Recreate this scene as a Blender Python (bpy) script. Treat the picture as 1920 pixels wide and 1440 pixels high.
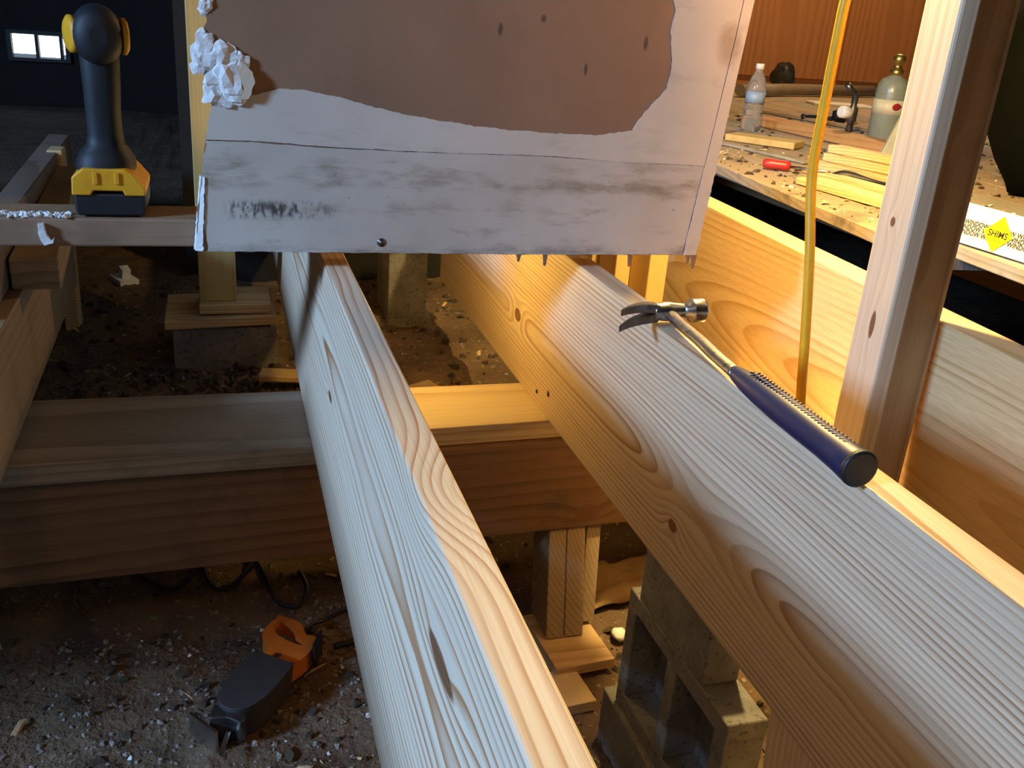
import bpy, bmesh, math, random
from mathutils import Vector, Matrix, noise
random.seed(7)
S = bpy.context.scene
C = S.collection
for o in list(bpy.data.objects): bpy.data.objects.remove(o)

# ------------------------------------------------------------------ camera
cam_d = bpy.data.cameras.new('camera'); cam = bpy.data.objects.new('camera', cam_d); C.objects.link(cam)
cam_d.sensor_width = 36; cam_d.lens = 32.967; cam_d.clip_start = .02
cam.location = (0, 0, .36)
cam.rotation_euler = (1.1911402, -.0731524, -.2873508)
S.camera = cam
S.view_settings.view_transform = 'Standard'; S.view_settings.look = 'None'
S.view_settings.exposure = 0; S.view_settings.gamma = 1; S.view_settings.use_curve_mapping = False

# ------------------------------------------------------------------ world and lights
W = bpy.data.worlds.new('world'); S.world = W; W.use_nodes = True
W.node_tree.nodes['Background'].inputs[0].default_value = (.55, .72, 1, 1)
W.node_tree.nodes['Background'].inputs[1].default_value = .25

def light(name, kind, loc, energy, color, size=.05, size_y=None, target=None):
    d = bpy.data.lights.new(name, kind); d.energy = energy; d.color = color
    if kind == 'AREA':
        d.size = size
        if size_y: d.shape = 'RECTANGLE'; d.size_y = size_y
    else: d.shadow_soft_size = size
    o = bpy.data.objects.new(name, d); C.objects.link(o); o.location = loc
    if target is not None:
        o.rotation_euler = (Vector(target) - Vector(loc)).to_track_quat('-Z', 'Y').to_euler()
    return o
# daylight through the side window (direction +x, a little +y, downwards)
light('window_daylight', 'AREA', (-3.96, -.40, 1.72), 290, (.36, .60, 1.0), .62, .70, (.15, .8, 0))
# work lamp hung out of frame right of the partition's edge, drop lamp behind the partition, trouble light low in the joist bay
light('work_lamp', 'POINT', (.79, 1.36, .80), 150, (1, .69, .25), .035)
light('drop_lamp', 'POINT', (.31, 1.60, -.03), 3.4, (1, .64, .16), .03)
light('trouble_light', 'POINT', (.84, 1.22, -.26), 1.3, (1, .58, .18), .025)
light('room_lamp', 'POINT', (-.5, -1.1, 1.85), 16, (1, .60, .24), .15)
light('cabinet_fill_lamp', 'POINT', (3.2, 4.2, 1.9), 130, (1, .62, .30), .12)  # invented fill lamp, added to brighten the far cabinet

# ------------------------------------------------------------------ node helpers
def new_mat(name, rough=.6, metal=0):
    m = bpy.data.materials.new(name); m.use_nodes = True
    nt = m.node_tree; b = nt.nodes['Principled BSDF']
    b.inputs['Roughness'].default_value = rough; b.inputs['Metallic'].default_value = metal
    return m, nt, b
def M(nt, op, *a):
    n = nt.nodes.new('ShaderNodeMath'); n.operation = op
    for i, x in enumerate(a):
        if isinstance(x, (int, float)): n.inputs[i].default_value = x
        else: nt.links.new(x, n.inputs[i])
    return n.outputs[0]
def add(nt, *a):
    r = a[0]
    for x in a[1:]: r = M(nt, 'ADD', r, x)
    return r
def vec(nt, x, y, z):
    n = nt.nodes.new('ShaderNodeCombineXYZ')
    for i, v in enumerate((x, y, z)):
        if isinstance(v, (int, float)): n.inputs[i].default_value = v
        else: nt.links.new(v, n.inputs[i])
    return n.outputs[0]
def noi(nt, v, scale=1., detail=2., rough=.5):
    n = nt.nodes.new('ShaderNodeTexNoise'); n.inputs['Scale'].default_value = scale
    n.inputs['Detail'].default_value = detail; n.inputs['Roughness'].default_value = rough
    nt.links.new(v, n.inputs['Vector']); return n.outputs['Fac']
def ramp(nt, f, stops):
    n = nt.nodes.new('ShaderNodeValToRGB'); e = n.color_ramp.elements
    while len(e) > 1: e.remove(e[0])
    e[0].position = stops[0][0]; e[0].color = (*stops[0][1], 1)
    for p, c in stops[1:]:
        k = e.new(p); k.color = (*c, 1)
    nt.links.new(f, n.inputs[0]); return n.outputs[0]
def sstep(nt, f, lo, hi, t0=0., t1=1.):
    n = nt.nodes.new('ShaderNodeMapRange'); n.interpolation_type = 'SMOOTHSTEP'
    nt.links.new(f, n.inputs[0])
    for i, v in enumerate((lo, hi, t0, t1)): n.inputs[i + 1].default_value = v
    return n.outputs[0]
def mix(nt, f, a, b, mode='MIX'):
    n = nt.nodes.new('ShaderNodeMix'); n.data_type = 'RGBA'; n.blend_type = mode
    for i, v in ((0, f), (6, a), (7, b)):
        if isinstance(v, (int, float)): n.inputs[i].default_value = v
        elif isinstance(v, tuple): n.inputs[i].default_value = (*v, 1)
        else: nt.links.new(v, n.inputs[i])
    return n.outputs[2]
def objco(nt):
    tc = nt.nodes.new('ShaderNodeTexCoord'); s = nt.nodes.new('ShaderNodeSeparateXYZ')
    nt.links.new(tc.outputs['Object'], s.inputs[0]); return tc.outputs['Object'], s.outputs
def bump(nt, b, h, strength=.3, dist=.002):
    n = nt.nodes.new('ShaderNodeBump'); n.inputs['Strength'].default_value = strength; n.inputs['Distance'].default_value = dist
    nt.links.new(h, n.inputs['Height']); nt.links.new(n.outputs[0], b.inputs['Normal'])

def wood(name, light_c, dark_c, axis='Y', pith=(0, 0), dr=.006, warp=.006, along=1.1, knots=(), rough=.55, seed=0., blot=.25, sharp=.62, knot_c=(.16, .075, .035), dirt=0., cmod=.55, bstr=.14):
    m, nt, b = new_mat(name, rough)
    P, s = objco(nt)
    ia, ib, ic = {'Y': (1, 0, 2), 'Z': (2, 0, 1), 'X': (0, 1, 2)}[axis]
    A, B, Cc = s[ia], s[ib], s[ic]
    v1 = vec(nt, add(nt, M(nt, 'MULTIPLY', A, along), seed), M(nt, 'MULTIPLY', B, 5.), M(nt, 'MULTIPLY', Cc, 5.))
    n1 = noi(nt, v1, 1., 1.5, .45)
    v2 = vec(nt, add(nt, M(nt, 'MULTIPLY', A, 7.), seed + 3), M(nt, 'MULTIPLY', B, 22.), M(nt, 'MULTIPLY', Cc, 22.))
    n2 = noi(nt, v2, 1., 2., .5)
    db = M(nt, 'SUBTRACT', B, pith[0]); dc = M(nt, 'SUBTRACT', Cc, pith[1])
    r = M(nt, 'SQRT', add(nt, M(nt, 'MULTIPLY', db, db), M(nt, 'MULTIPLY', dc, dc)))
    r = add(nt, r, M(nt, 'MULTIPLY', M(nt, 'SUBTRACT', n1, .5), warp * 4), M(nt, 'MULTIPLY', M(nt, 'SUBTRACT', n2, .5), warp * .35))
    kmask = None
    for (ka, kb, kc, kr, st, *nomask) in knots:
        xa = M(nt, 'DIVIDE', M(nt, 'SUBTRACT', A, ka), st); xb = M(nt, 'SUBTRACT', B, kb); xc = M(nt, 'SUBTRACT', Cc, kc)
        d2 = add(nt, M(nt, 'MULTIPLY', xa, xa), M(nt, 'MULTIPLY', xb, xb), M(nt, 'MULTIPLY', xc, xc))
        g = M(nt, 'EXPONENT', M(nt, 'MULTIPLY', d2, -1. / (2.2 * kr) ** 2))
        r = add(nt, r, M(nt, 'MULTIPLY', g, kr * 1.3))
        if nomask: continue
        d = M(nt, 'SQRT', d2)
        k = sstep(nt, add(nt, d, M(nt, 'MULTIPLY', M(nt, 'SUBTRACT', n2, .5), kr * .5)), kr * .8, kr * 1.08, 1., 0.)
        kmask = k if kmask is None else M(nt, 'MAXIMUM', kmask, k)
    q = add(nt, M(nt, 'DIVIDE', r, dr), M(nt, 'MULTIPLY', n1, 1.3))
    ring = M(nt, 'FRACT', q)
    cm = noi(nt, vec(nt, M(nt, 'DIVIDE', r, dr * 2.6), M(nt, 'MULTIPLY', A, 1.3), seed), 1., 2., .6)
    mid = tuple(light_c[i] * .55 + dark_c[i] * .45 for i in range(3))
    col = ramp(nt, ring, [(0, light_c), (sharp * .55, light_c), (sharp, mid), (.88, dark_c), (.95, dark_c), (1, light_c)])
    col = mix(nt, sstep(nt, cm, .36, .66, cmod, 0.), col, tuple(light_c[i] * .9 + dark_c[i] * .1 for i in range(3)))
    fib = noi(nt, vec(nt, M(nt, 'MULTIPLY', A, 6.), M(nt, 'MULTIPLY', B, 420.), M(nt, 'MULTIPLY', Cc, 420.)), 1., 1.)
    col = mix(nt, .35, col, ramp(nt, fib, [(.25, (.62, .55, .48)), (.6, (1, 1, 1))]), 'MULTIPLY')
    n3 = noi(nt, vec(nt, add(nt, M(nt, 'MULTIPLY', A, 3.), seed + 9), M(nt, 'MULTIPLY', B, 14.), M(nt, 'MULTIPLY', Cc, 14.)), 1., 3., .6)
    col = mix(nt, sstep(nt, n3, .45, .75, 0, blot), col, mid)
    if dirt:
        n4 = noi(nt, P, 9., 4., .65)
        col = mix(nt, sstep(nt, n4, .5, .72, 0, dirt), col, (.09, .07, .055))
    if kmask is not None:
        kc_ = ramp(nt, M(nt, 'FRACT', M(nt, 'MULTIPLY', r, 420.)), [(0, knot_c), (.6, tuple(x * 1.7 for x in knot_c)), (1, knot_c)])
        col = mix(nt, kmask, col, kc_)
    nt.links.new(col, b.inputs['Base Color'])
    bump(nt, b, M(nt, 'ADD', ring, M(nt, 'MULTIPLY', fib, .8)), bstr, .0012)
    return m

def spotted(name, c1, c2, scale=12., rough=.9, c3=None, sp_scale=60., thr=(.62, .72), metal=0, bstr=.25, bdist=.004):
    m, nt, b = new_mat(name, rough, metal)
    P, s = objco(nt)
    n = noi(nt, P, scale, 5., .62)
    col = ramp(nt, n, [(.32, c1), (.66, c2)])
    n2 = noi(nt, P, sp_scale, 3., .6)
    if c3: col = mix(nt, sstep(nt, n2, *thr), col, c3)
    nt.links.new(col, b.inputs['Base Color'])
    bump(nt, b, add(nt, n, n2), bstr, bdist)
    return m
def plain(name, c, rough=.5, metal=0, var=.12, scale=30.):
    m, nt, b = new_mat(name, rough, metal)
    P, s = objco(nt)
    n = noi(nt, P, scale, 3., .6)
    col = ramp(nt, n, [(.3, tuple(max(0, x * (1 - var)) for x in c)), (.7, tuple(min(1, x * (1 + var)) for x in c))])
    nt.links.new(col, b.inputs['Base Color'])
    if rough == .9: b.inputs['Specular IOR Level'].default_value = .05
    return m
def glow(name, c, e):
    m, nt, b = new_mat(name, .6)
    b.inputs['Base Color'].default_value = (*c, 1); b.inputs['Emission Color'].default_value = (*c, 1); b.inputs['Emission Strength'].default_value = e
    return m

# ------------------------------------------------------------------ mesh helpers
class MB:
    def __init__(s): s.v = []; s.f = []; s.sm = []
    def addv(s, vs, fs, smooth=False):
        k = len(s.v); s.v += [Vector(p) for p in vs]
        for f in fs: s.f.append(tuple(k + i for i in f)); s.sm.append(smooth)
        return s
    def hexa(s, p):  # 4 bottom (ccw from above) + 4 top
        return s.addv(p, [(3, 2, 1, 0), (4, 5, 6, 7), (0, 1, 5, 4), (1, 2, 6, 5), (2, 3, 7, 6), (3, 0, 4, 7)])
    def box(s, x0, x1, y0, y1, z0, z1, rot=None, about=None):
        p = [(x0, y0, z0), (x1, y0, z0), (x1, y1, z0), (x0, y1, z0), (x0, y0, z1), (x1, y0, z1), (x1, y1, z1), (x0, y1, z1)]
        if rot is not None:
            c = Vector(about) if about else Vector(((x0 + x1) / 2, (y0 + y1) / 2, (z0 + z1) / 2))
            p = [rot @ (Vector(q) - c) + c for q in p]
        return s.hexa(p)
    def prism(s, pts, fn0, fn1, smooth=False):  # 2D outline -> two caps
        n = len(pts)
        a = [fn0(*p) for p in pts]; b = [fn1(*p) for p in pts]
        fs = [tuple(range(n - 1, -1, -1)), tuple(range(n, 2 * n))] + [(i, (i + 1) % n, n + (i + 1) % n, n + i) for i in range(n)]
        return s.addv(a + b, fs, smooth)
    def tube(s, path, rad, seg=10, cap=True, sx=1., up=None):
        path = [Vector(p) for p in path]; n = len(path)
        if isinstance(rad, (int, float)): rad = [rad] * n
        vs = []; prev = None
        for i, p in enumerate(path):
            t = (path[min(i + 1, n - 1)] - path[max(i - 1, 0)]).normalized()
            if prev is None:
                u = Vector(up) if up else (Vector((0, 0, 1)) if abs(t.z) < .9 else Vector((1, 0, 0)))
            else: u = prev
            u = (u - t * u.dot(t)).normalized(); w = t.cross(u); prev = u
            for k in range(seg):
                a = 2 * math.pi * k / seg
                vs.append(p + u * math.cos(a) * rad[i] + w * math.sin(a) * rad[i] * sx)
        fs = []
        for i in range(n - 1):
            for k in range(seg):
                fs.append((i * seg + k, i * seg + (k + 1) % seg, (i + 1) * seg + (k + 1) % seg, (i + 1) * seg + k))
        k0 = len(s.v)
        s.addv(vs, fs, True)
        if cap:
            s.f.append(tuple(k0 + k for k in range(seg - 1, -1, -1))); s.sm.append(False)
            s.f.append(tuple(k0 + (n - 1) * seg + k for k in range(seg))); s.sm.append(False)
        return s
    def lathe(s, prof, c, ax=(0, 0, 1), seg=20):  # prof: (radius, height)
        ax = Vector(ax).normalized(); u = ax.orthogonal().normalized()
        c = Vector(c)
        return s.tube([c + ax * h for r, h in prof], [max(r, 1e-4) for r, h in prof], seg, True, 1., u)
    def blob(s, c, r, seed=0, amp=.35, sub=2, sc=(1, 1, 1), smooth=True):
        bm = bmesh.new(); bmesh.ops.create_icosphere(bm, subdivisions=sub, radius=1)
        bm.verts.ensure_lookup_table()
        vs = []
        for v in bm.verts:
            k = 1 + amp * noise.noise(v.co * 1.7 + Vector((seed * 3.1, seed, 0)))
            k += amp * .5 * noise.noise(v.co * 4 + Vector((seed, 0, seed * 2.3)))
            vs.append(Vector(c) + Vector((v.co.x * sc[0], v.co.y * sc[1], v.co.z * sc[2])) * r * k)
        fs = [tuple(v.index for v in f.verts) for f in bm.faces]; bm.free()
        return s.addv(vs, fs, smooth)
    def build(s, name, mat, parent=None, origin=None, bevel=0, seg=2, kind=None, label=None, cat=None, group=None):
        bm = bmesh.new()
        bv = [bm.verts.new(p) for p in s.v]
        for f, sm in zip(s.f, s.sm):
            try: q = bm.faces.new([bv[i] for i in f]); q.smooth = sm
            except ValueError: pass
        bmesh.ops.recalc_face_normals(bm, faces=bm.faces)
        if bevel:
            bmesh.ops.bevel(bm, geom=list(bm.edges), offset=bevel, segments=seg, profile=.5, affect='EDGES', clamp_overlap=True)
        lo = Vector((min(v.co.x for v in bm.verts), min(v.co.y for v in bm.verts), min(v.co.z for v in bm.verts)))
        hi = Vector((max(v.co.x for v in bm.verts), max(v.co.y for v in bm.verts), max(v.co.z for v in bm.verts)))
        if origin is None: origin = ((lo.x + hi.x) / 2, (lo.y + hi.y) / 2, lo.z)
        origin = Vector(origin)
        bmesh.ops.translate(bm, verts=bm.verts, vec=-origin)
        me = bpy.data.meshes.new(name); bm.to_mesh(me); bm.free()
        me.materials.append(mat)
        o = bpy.data.objects.new(name, me); C.objects.link(o)
        if parent is not None:
            o.parent = parent; o.location = origin - world_loc(parent)
        else: o.location = origin
        if kind: o['kind'] = kind
        tag(o, label, cat, group)
        return o
def world_loc(o):
    l = Vector(o.location)
    while o.parent: o = o.parent; l += Vector(o.location)
    return l
def tag(o, label=None, cat=None, group=None):
    if label: o['label'] = label
    if cat: o['category'] = cat
    if group: o['group'] = group
    return o
def thing(name, label, cat, loc, group=None):
    o = bpy.data.objects.new(name, None); C.objects.link(o); o.location = loc; o.empty_display_size = .05
    return tag(o, label, cat, group)
def text_mesh(name, body, size, mtx, mat, parent, bold=0.):
    cu = bpy.data.curves.new(name, 'FONT'); cu.body = body; cu.size = size; cu.align_x = 'CENTER'; cu.align_y = 'CENTER'; cu.offset = bold
    t = bpy.data.objects.new(name + '_tmp', cu); C.objects.link(t)
    bpy.context.view_layer.update()
    me = bpy.data.meshes.new_from_object(t.evaluated_get(bpy.context.evaluated_depsgraph_get()))
    bpy.data.objects.remove(t); bpy.data.curves.remove(cu)
    me.name = name
    me.materials.clear(); me.materials.append(mat)
    o = bpy.data.objects.new(name, me); C.objects.link(o); o.parent = parent
    o.matrix_local = Matrix.Translation(-world_loc(parent)) @ mtx
    return o
def jag(pts, step=.004, amp=.0012, seed=0):  # roughen an open polyline (2D)
    out = []; t = seed * 17.3
    for a, b in zip(pts, pts[1:]):
        a = Vector(a); b = Vector(b); L = (b - a).length; n = max(1, int(L / step)); d = (b - a) / max(L, 1e-6)
        nn = Vector((-d.y, d.x))
        for i in range(n):
            t += step
            k = noise.noise(Vector((t * 140, seed, 0))) * amp + noise.noise(Vector((t * 40, seed + 5, 0))) * amp * 1.3
            out.append(tuple(a + (b - a) * (i / n) + nn * k))
    out.append(tuple(pts[-1])); return out
def smooth_path(pts, n=8):
    out = []; P = [Vector(p) for p in pts]
    for i in range(len(P) - 1):
        p0 = P[max(i - 1, 0)]; p1 = P[i]; p2 = P[i + 1]; p3 = P[min(i + 2, len(P) - 1)]
        for k in range(n):
            t = k / n
            out.append(.5 * ((2 * p1) + (-p0 + p2) * t + (2 * p0 - 5 * p1 + 4 * p2 - p3) * t * t + (-p0 + 3 * p1 - 3 * p2 + p3) * t ** 3))
    out.append(P[-1]); return out
def rz(a): return Matrix.Rotation(math.radians(a), 3, 'Z')
def rx(a): return Matrix.Rotation(math.radians(a), 3, 'X')
def ry(a): return Matrix.Rotation(math.radians(a), 3, 'Y')

# ------------------------------------------------------------------ materials
PINE_L, PINE_D = (.80, .62, .40), (.46, .25, .105)
m_j1 = wood('pine_near_joist', (.86, .74, .56), (.50, .22, .08), 'Y', (-.070, -.105), .0072, .0046, 1.7,
            [(.53, -.003, -.075, .010, 4.6), (1.20, -.004, -.150, .006, 3.5), (1.02, -.004, -.175, .003, 5), (.64, .030, .004, .022, 1.6, 1)], seed=2.3, sharp=.70, cmod=.6, blot=.12, bstr=.05)
m_j2 = wood('pine_hammer_joist', (.68, .55, .385), (.37, .20, .095), 'Y', (-.030, -.178), .0074, .0050, .9,
            [(1.614, 0, -.174, .013, 1.6), (.918, 0, -.227, .010, 1.4), (.57, 0, -.20, .003, 3), (.86, 0, -.175, .022, 3., 1)], seed=7.1, sharp=.62, cmod=.6, bstr=.06)
m_b3 = wood('pine_far_beam', (.80, .57, .29), (.60, .35, .13), 'Y', (-.05, -.20), .012, .008, .7,
            [(1.75, 0, -.10, .012, 1.6)], seed=12.4, sharp=.66, cmod=.8, bstr=.05)
m_gird = wood('old_girder_timber', (.27, .15, .075), (.15, .075, .036), 'X', (.03, -.06), .021, .010, .6, [(.42, -.02, .03, .017, 1.5), (-.33, -.02, -.02, .014, 1.5)], seed=4., dirt=.5, cmod=.9, bstr=.06)
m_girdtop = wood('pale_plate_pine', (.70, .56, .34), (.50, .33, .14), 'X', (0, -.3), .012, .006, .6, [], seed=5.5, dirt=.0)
m_girdtop_dark = wood('dark_plate_pine', (.38, .30, .22), (.26, .19, .13), 'X', (0, -.3), .012, .006, .6, [], seed=5.5, dirt=.55)  # same plate pine, darker and mottled, left of the middle joist
m_oldj = wood('old_brown_joist', (.38, .26, .14), (.27, .17, .085), 'Y', (.05, -.3), .019, .008, .6, [], seed=8., dirt=.35, cmod=.9, bstr=.06)
m_stud = wood('pale_stud', (.77, .61, .42), (.65, .47, .29), 'Z', (-.09, .10), .009, .002, .5, [(.04, 0, .035, .005, 1.4), (-.10, 0, .03, .005, 4)], seed=3., cmod=.8)
m_stud2 = wood('greyed_stud', (.60, .47, .36), (.42, .30, .21), 'Z', (.03, .12), .008, .0015, .5, [(.135, .045, 0, .006, 1.3), (-.06, .05, 0, .006, 1.3), (.02, .05, 0, .003, 1.3)], seed=6., dirt=.3, cmod=.8)
m_post = wood('yellow_post_pine', (.62, .44, .16), (.42, .27, .08), 'Z', (0, -.2), .010, .004, .6, [], seed=1.5)
m_scrapx = wood('scrap_pine_x', (.72, .52, .27), (.46, .28, .11), 'X', (0, -.15), .007, .004, .9, [], seed=9.2)
m_scrapy = wood('scrap_pine_y', (.76, .58, .33), (.50, .31, .13), 'Y', (0, -.15), .007, .004, .9, [], seed=3.9)
m_crip = wood('dull_cripple_pine', (.40, .30, .18), (.22, .15, .08), 'Z', (.06, .02), .007, .004, .6, [], seed=6.6, dirt=.4)
m_plate = wood('dull_sole_plate', (.36, .23, .14), (.24, .145, .085), 'X', (.2, 0), .007, .005, .7, [], seed=11., dirt=.35)
m_darkb = wood('dim_old_board', (.24, .18, .14), (.13, .09, .06), 'Y', (0, -.2), .008, .004, .6, [], seed=2., dirt=.4)
m_concrete = spotted('concrete_block', (.145, .14, .133), (.25, .243, .23), 14., .95, (.09, .087, .083), 130., (.55, .7))
m_dirt = spotted('crawl_space_dirt', (.080, .046, .024), (.175, .112, .062), 7., .98, (.28, .225, .165), 75., (.60, .72), bstr=.8, bdist=.012)
m_chip_pale = spotted('pale_rubble', (.17, .15, .125), (.34, .31, .27), 40., .95)
m_chip_dark = spotted('dark_clods', (.03, .021, .013), (.085, .058, .036), 40., .98)
m_chip_wood = spotted('wood_splinters', (.42, .28, .13), (.66, .48, .26), 40., .9)
m_gyps = spotted('white_gypsum', (.72, .72, .70), (.86, .86, .84), 60., .95)
m_steel = spotted('worn_steel', (.40, .39, .38), (.62, .60, .58), 40., .30, (.22, .19, .17), 90., (.58, .72), metal=1., bstr=.05)
m_darksteel = spotted('dark_steel', (.09, .085, .085), (.20, .19, .18), 40., .38, None, metal=.9, bstr=.05)
m_blue = plain('navy_vinyl_grip', (.009, .015, .060), .45)
m_black = plain('black_rubber', (.012, .013, .016), .5)
m_drillgrey = plain('charcoal_plastic', (.008, .010, .0135), .6)
m_yellow = plain('tool_yellow_plastic', (.78, .37, .012), .5)
m_cord = plain('yellow_cord_jacket', (.90, .43, .006), .42, 0, .08)
m_orange = plain('orange_tool_plastic', (.62, .17, .02), .5)
m_sawgrey = plain('saw_grey_boot', (.035, .033, .032), .65)
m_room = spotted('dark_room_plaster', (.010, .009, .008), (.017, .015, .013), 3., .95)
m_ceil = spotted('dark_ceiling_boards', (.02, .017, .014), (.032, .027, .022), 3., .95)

# =================================================================== the setting
def gz(x, y):   # height of the dirt
    def ss(a, b, t):
        t = max(0, min(1, (t - a) / (b - a))); return t * t * (3 - 2 * t)
    h = -.715 + .285 * ss(1.46, 1.98, y)
    h -= .10 * ss(.9, 1.3, x) * ss(1.4, 2., y)
    amp = 1.
    p = Vector((x, y, 0))
    h += .018 * noise.noise(p * 3.1) + .010 * noise.noise(p * 9.7 + Vector((4, 1, 0))) + .0065 * noise.noise(p * 27) + .004 * noise.noise(p * 61)
    h += .03 * ss(.25, -.55, x) * ss(1.9, 2.6, y) if x < .3 else 0
    return h
def axis_pts(lo, a, b, hi, fine, coarse):
    out = []; t = lo
    while t < a: out.append(t); t += coarse
    t = a
    while t < b: out.append(t); t += fine
    t = b
    while t < hi: out.append(t); t += coarse
    out.append(hi); return out
xs = axis_pts(-4., -.75, 1.15, 4.6, .011, .25); ys = axis_pts(-3., .55, 3.1, 6.5, .013, .25)
g = MB(); nx = len(xs)
g.addv([(x, y, gz(x, y)) for y in ys for x in xs],
       [(j * nx + i, j * nx + i + 1, (j + 1) * nx + i + 1, (j + 1) * nx + i) for j in range(len(ys) - 1) for i in range(nx - 1)], True)
g.build('floor', m_dirt, origin=(0, 0, 0), kind='structure', label='dark brown crawl space dirt strewn with rubble')
def struct(name, mat, *boxes, label=None):
    b = MB()
    for q in boxes: b.box(*q)
    return b.build(name, mat, kind='structure', label=label)
# walls of the dim room; the left wall has a window hole for the daylight, the back wall a small window
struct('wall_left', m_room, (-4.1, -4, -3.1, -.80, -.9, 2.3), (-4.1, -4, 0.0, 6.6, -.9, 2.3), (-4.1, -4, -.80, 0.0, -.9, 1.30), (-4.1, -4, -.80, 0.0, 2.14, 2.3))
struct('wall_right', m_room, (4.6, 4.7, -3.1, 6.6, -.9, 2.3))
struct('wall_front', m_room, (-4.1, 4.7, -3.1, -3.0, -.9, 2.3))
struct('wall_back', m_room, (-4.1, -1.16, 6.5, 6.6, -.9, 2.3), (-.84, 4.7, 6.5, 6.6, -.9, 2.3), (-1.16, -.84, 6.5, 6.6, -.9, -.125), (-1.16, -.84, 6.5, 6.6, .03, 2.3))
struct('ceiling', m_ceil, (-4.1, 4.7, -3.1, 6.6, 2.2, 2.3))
m_pane = glow('bright_daylight_pane', (.80, .92, 1.), 4.)
m_frame = plain('dark_window_frame', (.03, .028, .026), .7)
w1 = MB().box(-1.17, -.83, 6.47, 6.50, -.135, -.115).box(-1.17, -.83, 6.47, 6.50, .018, .04).box(-1.17, -1.145, 6.47, 6.5, -.115, .018).box(-.855, -.83, 6.47, 6.5, -.115, .018)\
    .box(-1.018, -1.0, 6.47, 6.5, -.115, .018).box(-.885, -.87, 6.47, 6.5, -.115, .018).build('window_1', m_frame, kind='structure', label='small bright window far back in the dark')
MB().box(-1.143, -1.02, 6.51, 6.515, -.095, .015).build('pane', m_pane, w1)
MB().box(-.998, -.887, 6.51, 6.515, -.108, .012).build('pane', m_pane, w1)
MB().box(-.868, -.857, 6.51, 6.515, -.09, .0).build('pane', m_pane, w1)

# old wooden floor on the right, with its planks
m_sub = wood('worn_floor_plank', (.42, .33, .235), (.27, .19, .125), 'Y', (0, -.2), .010, .006, .7, [], seed=3.3, dirt=.75, rough=.85)
m_subgrey = wood('grey_floor_plank', (.36, .33, .28), (.24, .21, .17), 'Y', (0, -.2), .010, .006, .7, [], seed=5.3, dirt=.5, rough=.85)
flo = MB().hexa([(1.26, 1.36, -.02), (4.5, 1.0, -.02), (4.5, 6.4, -.02), (1.50, 6.4, -.02), (1.26, 1.36, .006), (4.5, 1.0, .006), (4.5, 6.4, .006), (1.50, 6.4, .006)])\
    .build('floor_1', m_subgrey, kind='structure', label='old plank floor littered with debris')
x0 = 0.
for i in range(16):
    w = .135 + .01 * (i % 3)
    xa = 1.146 + x0 + .002; xb = 1.146 + x0 + w - .002
    k = .0955
    y0 = 1.39 if i == 0 else (1.36 if i == 1 else 1.02)
    if i >= 1: xa += 0.; 
    if i == 0: mm = m_sub
    else: mm = m_sub if i % 3 else m_subgrey
    b = MB().hexa([(xa + k * (y0 - 1.36), y0, .006), (xb + k * (y0 - 1.36), y0, .006), (xb + k * 5, 6.36, .006), (xa + k * 5, 6.36, .006),
                   (xa + k * (y0 - 1.36), y0, .03 + .001 * (i % 2)), (xb + k * (y0 - 1.36), y0, .03 + .001 * (i % 2)), (xb + k * 5, 6.36, .03), (xa + k * 5, 6.36, .03)])
    b.build('plank', mm, flo, bevel=.0015, seg=1)
    x0 += w
for i in range(4):   # short greyed board ends nearer the camera
    MB().hexa([(1.235 + i * .14, 1.0, .006), (1.373 + i * .14, 1.0, .006), (1.385 + i * .14, 1.352, .006), (1.25 + i * .14, 1.352, .006),
               (1.235 + i * .14, 1.0, .030), (1.373 + i * .14, 1.0, .030), (1.385 + i * .14, 1.352, .030), (1.25 + i * .14, 1.352, .030)]).build('plank', m_subgrey, flo, bevel=.0015, seg=1)
MB().box(2.0, 2.04, 1.2, 5.5, -.25, -.021).build('floor_joist', m_oldj, label='dark old joist hidden under the plank floor edge', cat='joist')

# unseen decks added left of the view to block daylight
fl2 = MB().box(-2.9, -.43, .86, 1.25, -.030, -.016).build('floor_shade_left', m_subgrey, kind='structure', label='unseen plank deck added at the left to shade the girder')
for i in range(3):
    MB().box(-2.9, -.42, .86 + i * .133, .86 + i * .133 + .130, -.016, -.001).build('plank', m_subgrey, fl2, bevel=.0015, seg=1)
MB().box(-.462, -.42, -.4, .855, -.055, -.001).build('shade_strip', m_subgrey, fl2, bevel=.002)  # unseen strip added to shade the lower face of the middle joist
MB().box(-2.9, -.64, 1.26, 3.1, -.030, -.016).build('floor_shade_back', m_subgrey, kind='structure', label='unseen deck added farther back on the left to shade the dirt')  # added out of view, keeps daylight off the back left dirt
# =================================================================== timbers
def board(name, mat, p, label, cat, group=None, origin=None, bevel=.0025, parent=None):
    return MB().hexa(p).build(name, mat, parent, origin, bevel, label=label, cat=cat, group=group)
ZJ = -.297
J = 'floor joists'
# nearest joist: slightly twisted, foot leaning left
board('joist', m_j1, [(.1175, -.45, ZJ), (.1525, -.45, ZJ), (.1605, 3.0, ZJ), (.1255, 3.0, ZJ),
                      (.1405, -.45, 0), (.1760, -.45, 0), (.1745, 3.0, 0), (.1385, 3.0, 0)],
      'pale pine joist in the middle, swirling grain on its top edge', 'joist', J, (.1385, 0, 0))
j2 = board('joist', m_j2, [(.524, -.45, ZJ), (.560, -.45, ZJ), (.5680, 2.29, ZJ), (.5320, 2.29, ZJ),
                      (.520, -.45, 0), (.556, -.45, 0), (.5680, 2.29, 0), (.5320, 2.29, 0)],
      'pine joist carrying the hammer on its top edge', 'joist', J, (.5305, 0, 0))
for (y, z, r) in ((1.469, -.271, .004), (1.409, -.251, .0055)):
    MB().lathe([(r, 0), (r, .002), (r * .4, .0025)], (.5300, y, z), (-1, 0, 0), 10).build('screw', m_black, j2)
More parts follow.
